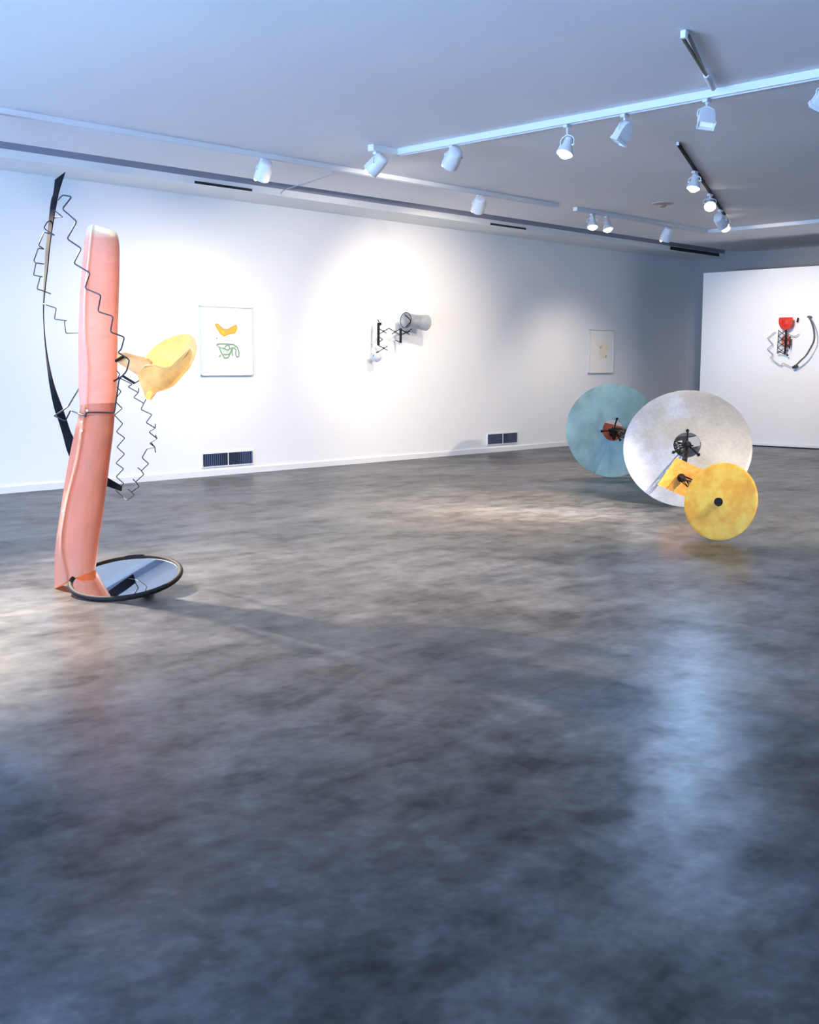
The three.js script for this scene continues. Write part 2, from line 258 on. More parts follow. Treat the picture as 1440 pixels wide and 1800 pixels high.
// ---------------------------------------------------------------- track lamps
const lathe = (pts, n = 24) => new THREE.LatheGeometry(pts.map(q => new THREE.Vector2(...q)), n);
function lamp(kind, hang, aim, label, cd, angle, group, drop = 0.1, tint = WARM, spin = -0.8) {
  const t = thing('track_lamp', label, 'track light', hang, 0, group); const top = V(...hang), piv = V(0, -drop, 0), world = top.clone().add(piv), d = V(...aim).sub(world).normalize();
  part('adapter', [rbox(-0.035, 0.035, -0.024, 0, -0.02, 0.02), bar(V(0, -0.02, 0), V(0, -drop * 0.45, 0), 0.009)], M.lampWhite, t);
  const side = d.clone().cross(V(0, 1, 0)).normalize(); if (side.lengthSq() < 0.1) side.set(1, 0, 0);
  const up0 = V(0, -drop * 0.45, 0);
  if (kind === 'can' || kind === 'bell') {
    const R = kind === 'can' ? 0.072 : 0.062, len = kind === 'can' ? 0.19 : 0.15;
    part('yoke', [wire([piv.clone().addScaledVector(side, R + 0.008), piv.clone().addScaledVector(side, R + 0.006).add(V(0, drop * 0.35, 0)), up0.clone(), piv.clone().addScaledVector(side, -R - 0.006).add(V(0, drop * 0.35, 0)), piv.clone().addScaledVector(side, -R - 0.008)], 0.005, 0.02),
      bar(piv.clone().addScaledVector(side, R + 0.014), piv.clone().addScaledVector(side, R - 0.012), 0.008), bar(piv.clone().addScaledVector(side, -R - 0.014), piv.clone().addScaledVector(side, -R + 0.012), 0.008)], M.lampWhite, t);
    const back = -len * 0.5, front = len * 0.5;
    const prof = kind === 'can' ? [[0.0, back], [0.045, back + 0.003], [0.058, back + 0.016], [0.062, back + 0.03], [R, 0.0], [R + 0.002, front - 0.012], [R + 0.004, front], [R - 0.004, front], [R - 0.006, 0.01], [0.05, back + 0.035], [0, back + 0.03]]
      : [[0, back], [0.026, back + 0.002], [0.034, back + 0.02], [0.04, 0.0], [0.062, front - 0.03], [0.068, front], [0.063, front], [0.035, 0.002], [0, 0.0]];
    const h = part('housing', aimed(lathe(prof), d).translate(piv.x, piv.y, piv.z), M.lampWhite, t);
    const lens = kind === 'can' ? lathe([[0, front - 0.004], [R - 0.012, front - 0.006], [R - 0.006, front - 0.012]]) : lathe([[0, front + 0.034], [0.03, front + 0.028], [0.052, front + 0.008], [0.062, front - 0.01], [0.05, front - 0.03]]);
    part('lens', aimed(lens, d).translate(piv.x, piv.y, piv.z), M.bulb, t);
    if (kind === 'can') for (const s of [-1, 1]) { const q = piv.clone().addScaledVector(d, front + 0.012).addScaledVector(side, s * R * 0.8); part('bulb_edge', ball(q, 0.016, 8), M.bulb, t, 'glowing edge of the bulb'); }
    emit(world.clone().addScaledVector(d, front + (kind === 'bell' ? 0.05 : 0.03)), aim, cd, angle, tint);
  } else { // folded sheet flood with arched back
    const s = new THREE.Shape(); s.moveTo(-0.066, -0.085); s.lineTo(-0.066, -0.01); s.bezierCurveTo(-0.06, 0.05, -0.035, 0.085, 0, 0.088); s.bezierCurveTo(0.035, 0.085, 0.06, 0.05, 0.066, -0.01); s.lineTo(0.066, -0.085); s.closePath();
    const shell = new THREE.ExtrudeGeometry(s, { depth: 0.07, bevelEnabled: true, bevelSize: 0.005, bevelThickness: 0.005, bevelSegments: 2, curveSegments: 16 }); shell.translate(0, 0, -0.035);
    const g = new THREE.Group(); g.name = 'flood_head'; g.position.copy(piv).add(V(0, -0.02, 0)); g.quaternion.setFromUnitVectors(V(0, -1, 0), d).multiply(new THREE.Quaternion().setFromAxisAngle(V(0, 1, 0), spin)); g.scale.setScalar(0.84); t.add(g);
    part('housing', shell, M.lampWhite, g);
    part('front_lip', [box(-0.075, 0.075, -0.118, -0.09, 0.038, 0.044), box(-0.075, 0.075, -0.118, -0.09, -0.044, -0.038), box(-0.075, -0.069, -0.118, -0.09, -0.038, 0.038), box(0.069, 0.075, -0.118, -0.09, -0.038, 0.038)], M.lampWhite, g);
    part('lens', rbox(-0.055, 0.055, -0.096, -0.091, -0.03, 0.03, 0.002), M.bulbDim, g);
    const sp = new THREE.Quaternion().setFromAxisAngle(V(0, 1, 0), spin), q = (x, y) => V(x, y, 0).applyQuaternion(sp);
    part('yoke', wire([q(-0.066, -drop - 0.02), q(-0.066, -drop * 0.75), up0, q(0.066, -drop * 0.75), q(0.066, -drop - 0.02)], 0.004, 0.02), M.lampWhite, t);
    emit(world.clone().addScaledVector(d, 0.13).add(V(0, -0.02, 0)), aim, cd, angle, tint);
  }
}
function emit(p, aim, cd, angle, tint = WARM) {
  if (!cd) return; const l = new THREE.SpotLight(tint, cd, 0, angle, 0.8, 2); l.position.copy(p); l.target.position.set(...aim); l.castShadow = true; l.shadow.radius = 2; l.shadow.mapSize.set(1024, 1024); scene.add(l, l.target);
}
const TB = HC - 0.0485, TC = HC - 0.0585, TD = HC - 0.0305;
// along the wall
lamp('can', [6.765, TB, ZT], [7.2, 1.0, -10.2], 'white can lamp on the long track, in front of the orange and green drawing', WASH * 1.0, 0.98);
lamp('can', [9.84, TB, ZT], [11.2, 1.1, -10.4], 'tilted white can lamp on the long track, beyond the end of the crossing track', WASH * 1.5, 1.0);
lamp('bell', [12.04, TB, ZT], [11.2, 0, -7.6], 'glowing bell lamp, left one of the close pair on the far track section', POOL * 0.9, 0.6);
lamp('bell', [12.36, TB, ZT], [12.2, 0.0, -7.4], 'glowing bell lamp, right one of the close pair on the far track section', POOL * 0.6, 0.6);
lamp('can', [13.82, TB, ZT], [14.4, 0.4, -10.0], 'white can lamp alone on the far track section, before the small pale drawing', WASH * 1.5, 0.8);
lamp('can', [3.35, TB, ZT], [3.8, 0.0, -5.1], 'white can lamp on the long track outside the picture, over the pink column', POOL * 7.5, 0.46);
lamp('can', [0.5, TB, ZT], [0.8, 0.6, -10.3], 'unseen can lamp added on the long track, farthest from the pink column', WASH * 0.15, 0.9);  // unseen, added to wash the left end of the wall
lamp('can', [1.9, TB, ZT], [2.2, 0.6, -10.3], 'unseen can lamp added on the long track, short of the pink column', WASH * 0.15, 0.9);  // also added out of view for the wall wash
lamp('can', [4.1, TB, ZT], [4.6, 1.0, -10.2], 'unseen can lamp added on the long track, just past the pink column', WASH * 0.3, 0.95);  // another unseen wash lamp, added to light the wall
// crossing track
lamp('can', [7.24, TC, -7.42], [6.4, 0.9, -9.9], 'white can lamp hanging at the corner end of the crossing track', WASH * 1.7, 0.85);
lamp('can', [XT, TC, -6.737], [9.2, 1.0, -10.0], 'white can lamp near the end of the crossing track, second from its corner', WASH * 3.4, 0.78);
lamp('bell', [XT, TC, -5.516], [6.2, 0.0, -5.6], 'bright glowing lamp hanging on a long stem from the crossing track', POOL * 0.9, 0.8, undefined, 0.16);
lamp('flood', [XT, TC, -4.98], [6.6, 0.3, -6.2], 'white flood lamp tilted sideways under the crossing track, beside the long-stemmed lamp', POOL * 1.9, 0.8, undefined, 0.1, WARM, -0.1);
lamp('flood', [XT, TC, -4.283], [5.45, 0.0, -3.08], 'white arched flood lamp under the crossing track where the feed rods join', 30, 0.5, undefined, 0.1, COOL);
lamp('flood', [XT, TC, -3.4], [8.0, 0.0, -6.2], 'white flood lamp cut by the edge of the picture on the crossing track', POOL * 8, 0.3);
lamp('can', [XT, TC, -1.2], [8.3, 0.1, -4.9], 'white can lamp on the crossing track outside the picture', POOL * 3.3, 0.42);
lamp('can', [XT, TC, 0.4], [11.0, 1.2, Z0], 'unseen can lamp added on the crossing track to wash the wall, farthest along it', WASH * 16, 0.2);  // unseen lamp added to even out the light on the long wall
// track behind the viewer
track('lighting_track', 'white lighting track outside the picture, nearest the viewer', [-3.4, -2.6], [3, -2.6], 0.06, 0.045, M.track, softGroove);
lamp('can', [0.6, TB, -2.6], [3.3, 1.0, -5.8], 'white can lamp on the track nearest the viewer, facing the pink column', POOL * 0.45, 0.31);
// oblique black track
const ob = x => -5.4 - (x - 8.98) * 2 / 4.52;
lamp('bell', [10.25, TD, ob(10.25)], [9.4, 0.0, -6.0], 'glowing bell lamp nearest the viewer on the oblique black track', POOL * 0.5, 0.8);
lamp('bell', [11.7, TD, ob(11.7)], [9.0, 0.4, -4.8], 'brightest lamp of the oblique black track, its glowing face turned to the viewer', 5, 0.9, undefined, 0.1, COOL);
lamp('can', [12.95, TD, ob(12.95)], [16.6, 1.4, -7.6], 'small white can lamp under the brightest lamp on the oblique black track', ACCENT * 1.5, 0.6, undefined, 0.13);
lamp('can', [13.45, TD, ob(13.45)], [16.6, 1.2, -8.4], 'white can lamp at the far end of the oblique black track', ACCENT * 0.5, 0.6);

// ---------------------------------------------------------------- framed drawings
function canvasTex(w, h, draw) { const c = document.createElement('canvas'); c.width = w; c.height = h; draw(c.getContext('2d')); const t = new THREE.CanvasTexture(c); t.colorSpace = THREE.SRGBColorSpace; return t; }
function drawing(x0, x1, y0, y1, label, paint, z = 0.035) {
  const t = thing('framed_drawing', label, 'drawing', [(x0 + x1) / 2, (y0 + y1) / 2, Z0]); const w = (x1 - x0) / 2, h = (y1 - y0) / 2, f = 0.014;
  part('picture_frame', [rbox(-w, w, h - f, h, 0, z), rbox(-w, w, -h, -h + f, 0, z), rbox(-w, -w + f, -h, h, 0, z), rbox(w - f, w, -h, h, 0, z)], M.frame, t);
  const g = new THREE.PlaneGeometry(2 * w - 2 * f, 2 * h - 2 * f); g.translate(0, 0, z - 0.012);
  part('paper', g, new THREE.MeshStandardMaterial({ map: canvasTex(512, 560, paint), roughness: 0.8 }), t);
  part('backing_board', box(-w + f, w - f, -h + f, h - f, 0.001, z - 0.014), M.frame, t);
}
drawing(7.525, 8.262, 1.149, 1.937, 'white framed drawing with an orange crescent above green looping lines, left on the long wall', c => {
  c.fillStyle = '#f6f4ef'; c.fillRect(0, 0, 512, 560); const P = (x, y) => [(x - 290) / 840 * 512, (y - 250) / 1110 * 560];
  const path = (l, close) => { c.beginPath(); l.forEach((q, i) => { const [x, y] = P(...q); i ? c.lineTo(x, y) : c.moveTo(x, y); }); if (close) c.closePath(); };
  path([[515, 530], [560, 520], [650, 600], [720, 610], [800, 560], [870, 530], [885, 570], [850, 660], [760, 680], [655, 720], [600, 680], [550, 600]], true); c.fillStyle = '#f0b23c'; c.fill();
  path([[560, 545], [640, 610], [700, 640], [800, 580], [780, 610], [700, 660], [600, 600]], true); c.fillStyle = '#f29a72'; c.fill();
  path([[640, 620], [670, 640], [650, 690], [615, 650]], true); c.fillStyle = '#f3c230'; c.fill();
  path([[515, 530], [560, 520], [650, 600], [720, 610], [800, 560], [870, 530], [885, 570], [850, 660], [760, 680], [655, 720], [600, 680], [550, 600]], true); c.lineWidth = 6; c.strokeStyle = '#d08a2c'; c.stroke();
  c.lineWidth = 13; c.strokeStyle = '#7d9c80'; c.lineJoin = 'round';
  for (const l of [[[530, 865], [590, 850], [700, 850], [820, 860], [880, 905], [910, 990], [900, 1060], [870, 1070], [850, 1010], [860, 950], [820, 910], [760, 930], [715, 955], [660, 930], [580, 910], [530, 865]], [[580, 910], [600, 980], [640, 1050], [660, 1090], [720, 1080], [750, 1030], [770, 980]], [[625, 1030], [740, 1025], [770, 970], [800, 905]], [[660, 930], [690, 880], [740, 870], [750, 930]], [[800, 905], [790, 1000], [800, 1050]], [[570, 1070], [600, 1035]], [[535, 750], [545, 770]]]) { path(l); c.stroke(); }
  c.lineWidth = 7; c.strokeStyle = '#9fc79a'; path([[545, 880], [600, 905], [650, 960], [720, 990], [780, 900], [860, 900]]); c.stroke();
});
drawing(15.075, 15.76, 1.146, 1.848, 'small pale framed drawing near the dim far corner, above the teal disc', c => {
  c.fillStyle = '#f7f3ec'; c.fillRect(0, 0, 512, 560); const P = (x, y) => [(x - 440) / 480 * 512, (y - 240) / 900 * 560];
  const path = l => { c.beginPath(); l.forEach((q, i) => { const [x, y] = P(...q); i ? c.lineTo(x, y) : c.moveTo(x, y); }); c.closePath(); };
  path([[570, 470], [650, 530], [730, 490], [820, 500], [810, 660], [720, 860], [650, 850], [640, 640], [580, 560]]); c.fillStyle = '#f6ead2'; c.fill();
  path([[740, 520], [810, 560], [790, 640], [750, 600]]); c.fillStyle = '#f5ecbf'; c.fill(); path([[640, 570], [700, 560], [680, 620], [650, 640]]); c.fillStyle = '#cfc6ad'; c.fill(); path([[765, 765], [795, 770], [785, 830], [760, 825]]); c.fillStyle = '#b3a39c'; c.fill();
});

// ---------------------------------------------------------------- left sculpture: pink column, black bow, pod, wires
const TURN = -(90 - 44.1) * Math.PI / 180;
const S1 = thing('column_sculpture', 'tall leaning pink translucent column with a black curved strip, zigzag wires and an orange pod', 'sculpture', [3.246, 0, -5.887], TURN);
function tube3(keys, n, depth, m, name, openTop) {   // left edge, front seam, right edge -> folded translucent tube
  const rows = crom(keys.map(k => {
    const l = V(k[0], k[1], k[2]), s = V(k[3], k[4], k[5]), r = V(k[6], k[7], k[8]), back = V(0, 0, -depth), mid = s.clone().lerp(r, 0.5).add(V(0, 0, 0.028)), up = s.clone().lerp(l, 0.12).add(V(0, 0, 0.012)), dn = s.clone().lerp(r, 0.1).add(V(0, 0, -0.004)), q = s.clone().lerp(r, 0.85).add(V(0, 0, 0.02));
    const pl = l.clone().lerp(s, 0.5).add(V(0, 0, -0.008));
    return [l, pl, up, s, dn, mid, q, r, r.clone().add(back.clone().multiplyScalar(0.8)).add(V(-0.015, 0, 0)), mid.clone().add(back).add(V(0, 0, -0.05)), l.clone().add(back).add(V(0.02, 0, 0))];
  }), n);
  const r = rng(7); for (const row of rows) { const k = (r() - 0.5) * 0.004; row[3].x += k; row[5].z += (r() - 0.5) * 0.006; row[1].x += k * 0.7; }
  return part(name, grid(rows, true, openTop), m, S1);
}
const lower = tube3([[-0.049, 0.0, 0.19, 0.048, 0.056, 0.24, 0.183, 0.109, 0.19], [-0.044, 0.225, 0.16, 0.012, 0.249, 0.21, 0.2, 0.258, 0.16], [-0.021, 0.416, 0.125, 0.031, 0.439, 0.175, 0.226, 0.448, 0.125], [0.001, 0.584, 0.09, 0.062, 0.596, 0.14, 0.242, 0.604, 0.09], [0.029, 0.745, 0.065, 0.102, 0.755, 0.115, 0.26, 0.764, 0.065], [0.057, 0.88, 0.045, 0.121, 0.889, 0.095, 0.275, 0.893, 0.045], [0.08, 0.989, 0.02, 0.131, 0.997, 0.07, 0.279, 1.002, 0.02], [0.087, 1.034, 0.015, 0.134, 1.042, 0.065, 0.282, 1.047, 0.015]], 36, 0.1, M.pink, 'lower_shell', false);
tube3([[0.086, 0.959, 0.0, 0.13, 0.961, 0.05, 0.267, 0.958, -0.02], [0.077, 1.072, 0.0, 0.141, 1.074, 0.05, 0.281, 1.072, -0.02], [0.082, 1.266, 0.0, 0.154, 1.266, 0.05, 0.294, 1.266, -0.02], [0.089, 1.458, 0.0, 0.145, 1.457, 0.05, 0.303, 1.459, -0.02], [0.103, 1.649, 0.0, 0.155, 1.646, 0.05, 0.316, 1.65, -0.02], [0.126, 1.838, 0.0, 0.181, 1.833, 0.05, 0.326, 1.84, -0.02], [0.143, 1.963, 0.0, 0.199, 1.964, 0.05, 0.328, 1.953, -0.02], [0.162, 2.035, 0.0, 0.208, 2.038, 0.05, 0.318, 2.003, -0.02]], 36, 0.09, M.pinkTopLit, 'upper_shell', false);
for (const q of [[0.146, 1.005, 0.085], [0.118, 0.94, 0.1], [0.119, 0.892, 0.108], [0.015, 0.44, 0.182], [0.18, 0.345, 0.16]]) part('fastener', ball(V(...q), 0.007, 8), M.whitePanel, S1);
{
  const K = [[-0.042, 2.302, -0.1, 0.019, 2.346, -0.1], [-0.062, 2.228, -0.106, -0.019, 2.231, -0.106], [-0.076, 2.198, -0.114, -0.03, 2.198, -0.114], [-0.095, 2.111, -0.124, -0.052, 2.117, -0.124], [-0.113, 2.017, -0.135, -0.075, 2.017, -0.135], [-0.131, 1.928, -0.146, -0.095, 1.925, -0.146], [-0.146, 1.82, -0.159, -0.113, 1.82, -0.159], [-0.161, 1.724, -0.172, -0.133, 1.724, -0.172], [-0.173, 1.628, -0.185, -0.151, 1.628, -0.185], [-0.18, 1.53, -0.199, -0.161, 1.53, -0.199], [-0.183, 1.399, -0.214, -0.162, 1.399, -0.214], [-0.18, 1.267, -0.229, -0.152, 1.267, -0.229], [-0.171, 1.133, -0.244, -0.13, 1.133, -0.244], [-0.151, 0.998, -0.26, -0.096, 1.005, -0.26], [-0.135, 0.929, -0.276, -0.08, 0.936, -0.276], [-0.119, 0.85, -0.293, -0.064, 0.864, -0.293], [-0.089, 0.722, -0.309, -0.025, 0.763, -0.309], [-0.035, 0.627, -0.327, 0.022, 0.683, -0.327], [0.03, 0.57, -0.344, 0.073, 0.615, -0.344], [0.117, 0.527, -0.362, 0.13, 0.581, -0.362], [0.195, 0.493, -0.38, 0.213, 0.528, -0.38]];
  const W = 0.062;                                   // true width of the strip: the rest of it turns into depth
  const rows = crom(K.map(k => { const l = V(k[0], k[1], k[2]), r = V(k[3], k[4], k[5]), w = l.distanceTo(r), z = Math.sqrt(Math.max(0, W * W - w * w)); l.z -= z * 0.5; r.z += z * 0.5; const n = r.clone().sub(l).normalize().cross(V(0, 1, 0)).setLength(0.003); return [l.clone().add(n), r.clone().add(n), r.clone().sub(n), l.clone().sub(n)]; }), 80);
  const g = []; for (const [a, b] of [[0, 1], [1, 2], [2, 3], [3, 0]]) g.push(grid(rows.map(r => [r[a], r[b]]))); for (const e of [rows[0], rows[80]]) g.push(grid([[e[0], e[1]], [e[3], e[2]]]));
  part('curved_strip', g, new THREE.MeshPhysicalMaterial({ color: lin(0.004, 0.004, 0.006), roughness: 0.55, specularIntensity: 0.16, side: THREE.DoubleSide }), S1, 'black curved strip bowed behind the column');
}
const RW = 0.0042;
part('zigzag_wire', wire([[-0.032, 2.189, -0.1], [-0.014, 2.191, -0.064], [0.014, 2.211, -0.048], [0.07, 2.199, -0.032], [0.018, 2.13, -0.016], [0.102, 2.059, 0.0], [0.048, 1.962, 0.016], [0.131, 1.908, 0.032], [0.09, 1.825, 0.048], [0.183, 1.771, 0.064], [0.156, 1.685, 0.08], [0.249, 1.647, 0.096], [0.233, 1.556, 0.112], [0.319, 1.529, 0.118], [0.299, 1.443, 0.115], [0.377, 1.415, 0.112], [0.354, 1.345, 0.109], [0.335, 1.331, 0.106], [0.398, 1.29, 0.102], [0.379, 1.226, 0.099], [0.333, 1.179, 0.096], [0.322, 1.113, 0.093], [0.292, 0.99, 0.06], [0.22, 0.995, 0.09], [0.146, 0.995, 0.1], [0.137, 0.973, 0.1]], RW, 0.014), M.wireDark, S1, 'thick zigzag wire crossing in front of the column');
part('zigzag_wire', wire([[-0.051, 2.133, -0.1], [0.005, 2.091, -0.06], [-0.052, 2.097, -0.12], [-0.108, 2.075, -0.14], [-0.119, 2.037, -0.106], [-0.101, 2.022, -0.1], [-0.05, 1.993, -0.08], [-0.125, 2.016, -0.13], [-0.155, 1.939, -0.112], [-0.124, 1.919, -0.12], [-0.158, 1.925, -0.115], [-0.187, 1.853, -0.117], [-0.179, 1.842, -0.118], [-0.128, 1.835, -0.12], [-0.177, 1.843, -0.121], [-0.194, 1.773, -0.122], [-0.14, 1.763, -0.12], [-0.157, 1.766, -0.126], [-0.179, 1.695, -0.127], [-0.147, 1.686, -0.13], [-0.111, 1.67, -0.16]], RW * 0.8), M.wireDark, S1);
part('zigzag_wire', wire([[-0.147, 1.611, -0.14], [-0.131, 1.606, -0.119], [-0.066, 1.585, -0.107], [-0.076, 1.523, -0.096], [-0.001, 1.513, -0.084], [-0.012, 1.512, -0.073], [-0.002, 1.442, -0.061], [0.083, 1.445, -0.03]], RW * 0.7), M.wireDark, S1);
part('tie_wire', wire([[0.074,1.13,-0.02],[0.005,1.026,-0.029],[-0.019,1.004,-0.007],[-0.148,0.961,-0.25],[-0.08,0.931,-0.24],[-0.004,1.0,-0.1],[0.095,0.984,0.06],[0.141,0.973,0.1]], RW), M.wireDark, S1);
part('zigzag_wire', wire([[0.283,1.234,-0.04],[0.301,1.208,-0.058],[0.272,1.169,-0.075],[0.261,1.145,-0.093],[0.291,1.109,-0.111],[0.245,1.056,-0.128],[0.285,1.009,-0.146],[0.233,0.969,-0.164],[0.276,0.917,-0.181],[0.232,0.869,-0.199],[0.277,0.831,-0.216],[0.223,0.776,-0.234],[0.263,0.733,-0.252],[0.204,0.677,-0.269],[0.246,0.641,-0.287],[0.193,0.591,-0.305],[0.234,0.549,-0.322],[0.205,0.522,-0.37]], RW * 0.7), M.wireDark, S1, 'thin hanging zigzag wire nearest the column');
const WF = [[0.318,1.187,0.02],[0.391,1.152,0.022],[0.365,1.138,0.025],[0.424,1.105,0.028],[0.397,1.078,0.03],[0.455,1.044,0.033],[0.437,1.01,0.035],[0.5,0.981,0.038],[0.466,0.935,0.04],[0.518,0.904,0.043],[0.481,0.883,0.045],[0.527,0.844,0.048],[0.485,0.819,0.05],[0.507,0.794,0.021],[0.456,0.782,-0.008],[0.418,0.728,-0.037],[0.449,0.691,-0.067],[0.398,0.647,-0.096],[0.405,0.622,-0.125],[0.348,0.576,-0.154],[0.362,0.546,-0.183],[0.306,0.508,-0.212],[0.315,0.488,-0.242],[0.263,0.45,-0.271],[0.172,0.501,-0.37]];
part('zigzag_wire', wire(WF, RW * 0.7), M.wireDark, S1, 'outer zigzag wire looping down to the end of the strip');
{ for (const [i, dx, dy] of [[3, 0.006, 0.026], [5, 0.015, 0.023], [9, 0.004, 0.024], [11, -0.006, 0.022], [13, -0.02, 0.03], [13, 0.006, -0.03], [17, -0.018, 0.02], [19, -0.014, 0.019], [21, -0.017, 0.02]]) { const a = V(...WF[i]); part('wire_hook', bar(a, a.clone().add(V(dx, dy, 0.012)), RW * 0.7, 6), M.wireDark, S1); } }
part('clamp_rod', bar(V(0.296, 1.284, 0.0), V(0.352, 1.309, 0.05), 0.009), M.black, S1); part('clamp_rod', [bar(V(0.344, 1.199, 0.05), V(0.41, 1.158, 0.05), 0.007), bar(V(0.41, 1.158, 0.05), V(0.436, 1.176, 0.03), 0.003), bar(V(0.344, 1.199, 0.05), V(0.28, 1.17, 0.0), 0.005)], M.black, S1);
function leaf(outline, c, rings, depth) {            // star-shaped outline around c -> bulged sheet; depth(r, angle point)
  const ps = new THREE.CatmullRomCurve3(outline.map(q => V(q[0], q[1], 0)), true, 'centripetal').getPoints(72).slice(0, 72), rows = [];
  for (let j = 0; j <= rings; j++) { const r = Math.max(0.001, j / rings); rows.push(ps.map((p, i) => { const q = V(c[0], c[1], 0).lerp(p, r); q.z = depth(r, i / 72, q); return q; })); }
  const g = grid(rows, true); const P = g.attributes.position, uv = g.attributes.uv; for (let i = 0; i < P.count; i++) uv.setXY(i, P.getX(i) * 3, P.getY(i) * 3); return g;
}
const POD = [[0.447, 1.167], [0.434, 1.199], [0.441, 1.24], [0.469, 1.3], [0.519, 1.359], [0.578, 1.397], [0.624, 1.419], [0.679, 1.432], [0.727, 1.43], [0.755, 1.402], [0.764, 1.359], [0.751, 1.301], [0.719, 1.242], [0.673, 1.192], [0.626, 1.144], [0.58, 1.122], [0.526, 1.105], [0.508, 1.086], [0.496, 1.064], [0.478, 1.073], [0.467, 1.112]];
const nz = lattice(7, 7, 211);
{
  const rim = (t) => 0.03;
  const a = leaf(POD, [0.6, 1.26], 14, (r, t, q) => rim(t) - 0.12 * (1 - r * r) + 0.008 * nz(q.x, q.y));
  part('pod_shell', a, M.pod, S1, 'translucent yellow hollow shell of the pod');
  const FL = [[0.454, 1.237], [0.477, 1.256], [0.53, 1.26], [0.583, 1.24], [0.629, 1.247], [0.675, 1.272], [0.711, 1.322], [0.728, 1.352], [0.744, 1.32], [0.713, 1.25], [0.666, 1.196], [0.62, 1.147], [0.58, 1.123], [0.526, 1.105], [0.508, 1.086], [0.496, 1.064], [0.478, 1.073], [0.467, 1.112], [0.447, 1.167], [0.434, 1.199]];
  const b = leaf(FL, [0.555, 1.18], 12, (r, t, q) => { const x = q.x - 0.59, y = q.y - 1.195, u = (x * 0.87 + y * 0.5) / 0.2, w = (y * 0.87 - x * 0.5) / 0.1; return 0.03 + 0.085 * Math.exp(-(u * u + w * w) * 0.9) + 0.008 * nz(q.x * 1.3, q.y * 1.3); });
  part('pod_front', b, M.flap, S1, 'darker orange front wall of the pod');
  part('pod_rim', wire(vec(FL.slice(0, 8).map((q, i) => [q[0], q[1], 0.045 + 0.055 * Math.sin(i / 7 * Math.PI)])), 0.005, 0.02), M.pod, S1);
  const ST = [[0.298, 1.327, -0.02, 0.303, 1.273, -0.02], [0.353, 1.33, -0.01, 0.367, 1.234, -0.01], [0.407, 1.317, 0.0, 0.404, 1.211, 0.0], [0.474, 1.301, 0.01, 0.438, 1.195, 0.01], [0.508, 1.279, 0.02, 0.466, 1.183, 0.02]];
  const rows = crom(ST.map(k => { const t = V(k[0], k[1], k[2]), b2 = V(k[3], k[4], k[5]), m = t.clone().lerp(b2, 0.5), hh = t.distanceTo(b2) / 2, o = []; for (let i = 0; i < 12; i++) { const an = i / 12 * 2 * Math.PI; o.push(m.clone().addScaledVector(t.clone().sub(b2).normalize(), hh * Math.cos(an)).add(V(0, 0, hh * 0.55 * Math.sin(an)))); } return o; }), 16);
  part('pod_stem', grid(rows, true), M.pod, S1);
}
shade(S1);

// ---------------------------------------------------------------- round mirror on the floor
{
  const n = V(Math.cos(1.355) * Math.cos(2.6), Math.sin(1.355), Math.cos(1.355) * Math.sin(2.6)), t = thing('round_mirror', 'round floor mirror in a thick black rim, tilted at the foot of the pink column', 'mirror', [3.333, 0.079, -5.45]);
  part('mirror_rim', aimed(new THREE.TorusGeometry(0.303, 0.0145, 12, 72).rotateX(Math.PI / 2), n), M.rubber, t);
  part('mirror_glass', aimed(new THREE.CylinderGeometry(0.298, 0.298, 0.004, 72), n), M.mirror, t);
  part('mirror_back', aimed(new THREE.CylinderGeometry(0.296, 0.29, 0.008, 48).translate(0, -0.0065, 0), n), M.rubber, t);
  const hi = V(-n.x, 0, -n.z).setLength(0.27); part('prop_block', rbox(hi.x - 0.03, hi.x + 0.03, -0.079, 0.032, hi.z - 0.02, hi.z + 0.02), M.rubber, t);
}

// ---------------------------------------------------------------- right sculpture: three discs on lattice booms
const S2 = thing('disc_sculpture', 'floor sculpture of teal, pearly and yellow discs with square panels joined by black lattice booms', 'sculpture', [9.0, 0, -5.3]);
const at2 = (x, y, z) => V(x - 9.0, y, z + 5.3);
const nrm = (az, el) => V(Math.cos(el) * Math.cos(az), Math.sin(el), Math.cos(el) * Math.sin(az));
function disc(name, c, n, R, hole, dish, m, label, egg = 0) {
  const nu = 96, rings = 14, front = [], back = [], th = 0.006, nn = n.clone().normalize(), s = V(0, 1, 0).cross(nn).normalize(), u = nn.clone().cross(s);
  const P = (r, a, off) => { const rr = r * (1 + egg * Math.cos(a - 0.7)) , k = (r - hole) / (R - hole); return c.clone().addScaledVector(s, rr * Math.cos(a)).addScaledVector(u, rr * Math.sin(a)).addScaledVector(nn, dish * (1 - k) + off + 0.006 * Math.sin(2 * a + 1) * k * k); };
  const rows = []; for (let j = 0; j <= rings; j++) { const r = hole + (R - hole) * j / rings; rows.push(Array.from({ length: nu }, (_, i) => P(r, i / nu * 2 * Math.PI, th / 2))); }
  for (let j = rings; j >= 0; j--) { const r = hole + (R - hole) * j / rings; rows.push(Array.from({ length: nu }, (_, i) => P(r, i / nu * 2 * Math.PI, -th / 2))); }
  rows.push(rows[0]);
  const g = grid(rows, true), p = g.attributes.position, uv = g.attributes.uv; for (let i = 0; i < p.count; i++) { const d = V(p.getX(i), p.getY(i), p.getZ(i)).sub(c); uv.setXY(i, d.dot(s) / (2 * R) + 0.5, d.dot(u) / (2 * R) + 0.5); }
  return part(name, g, m, S2, label);
}
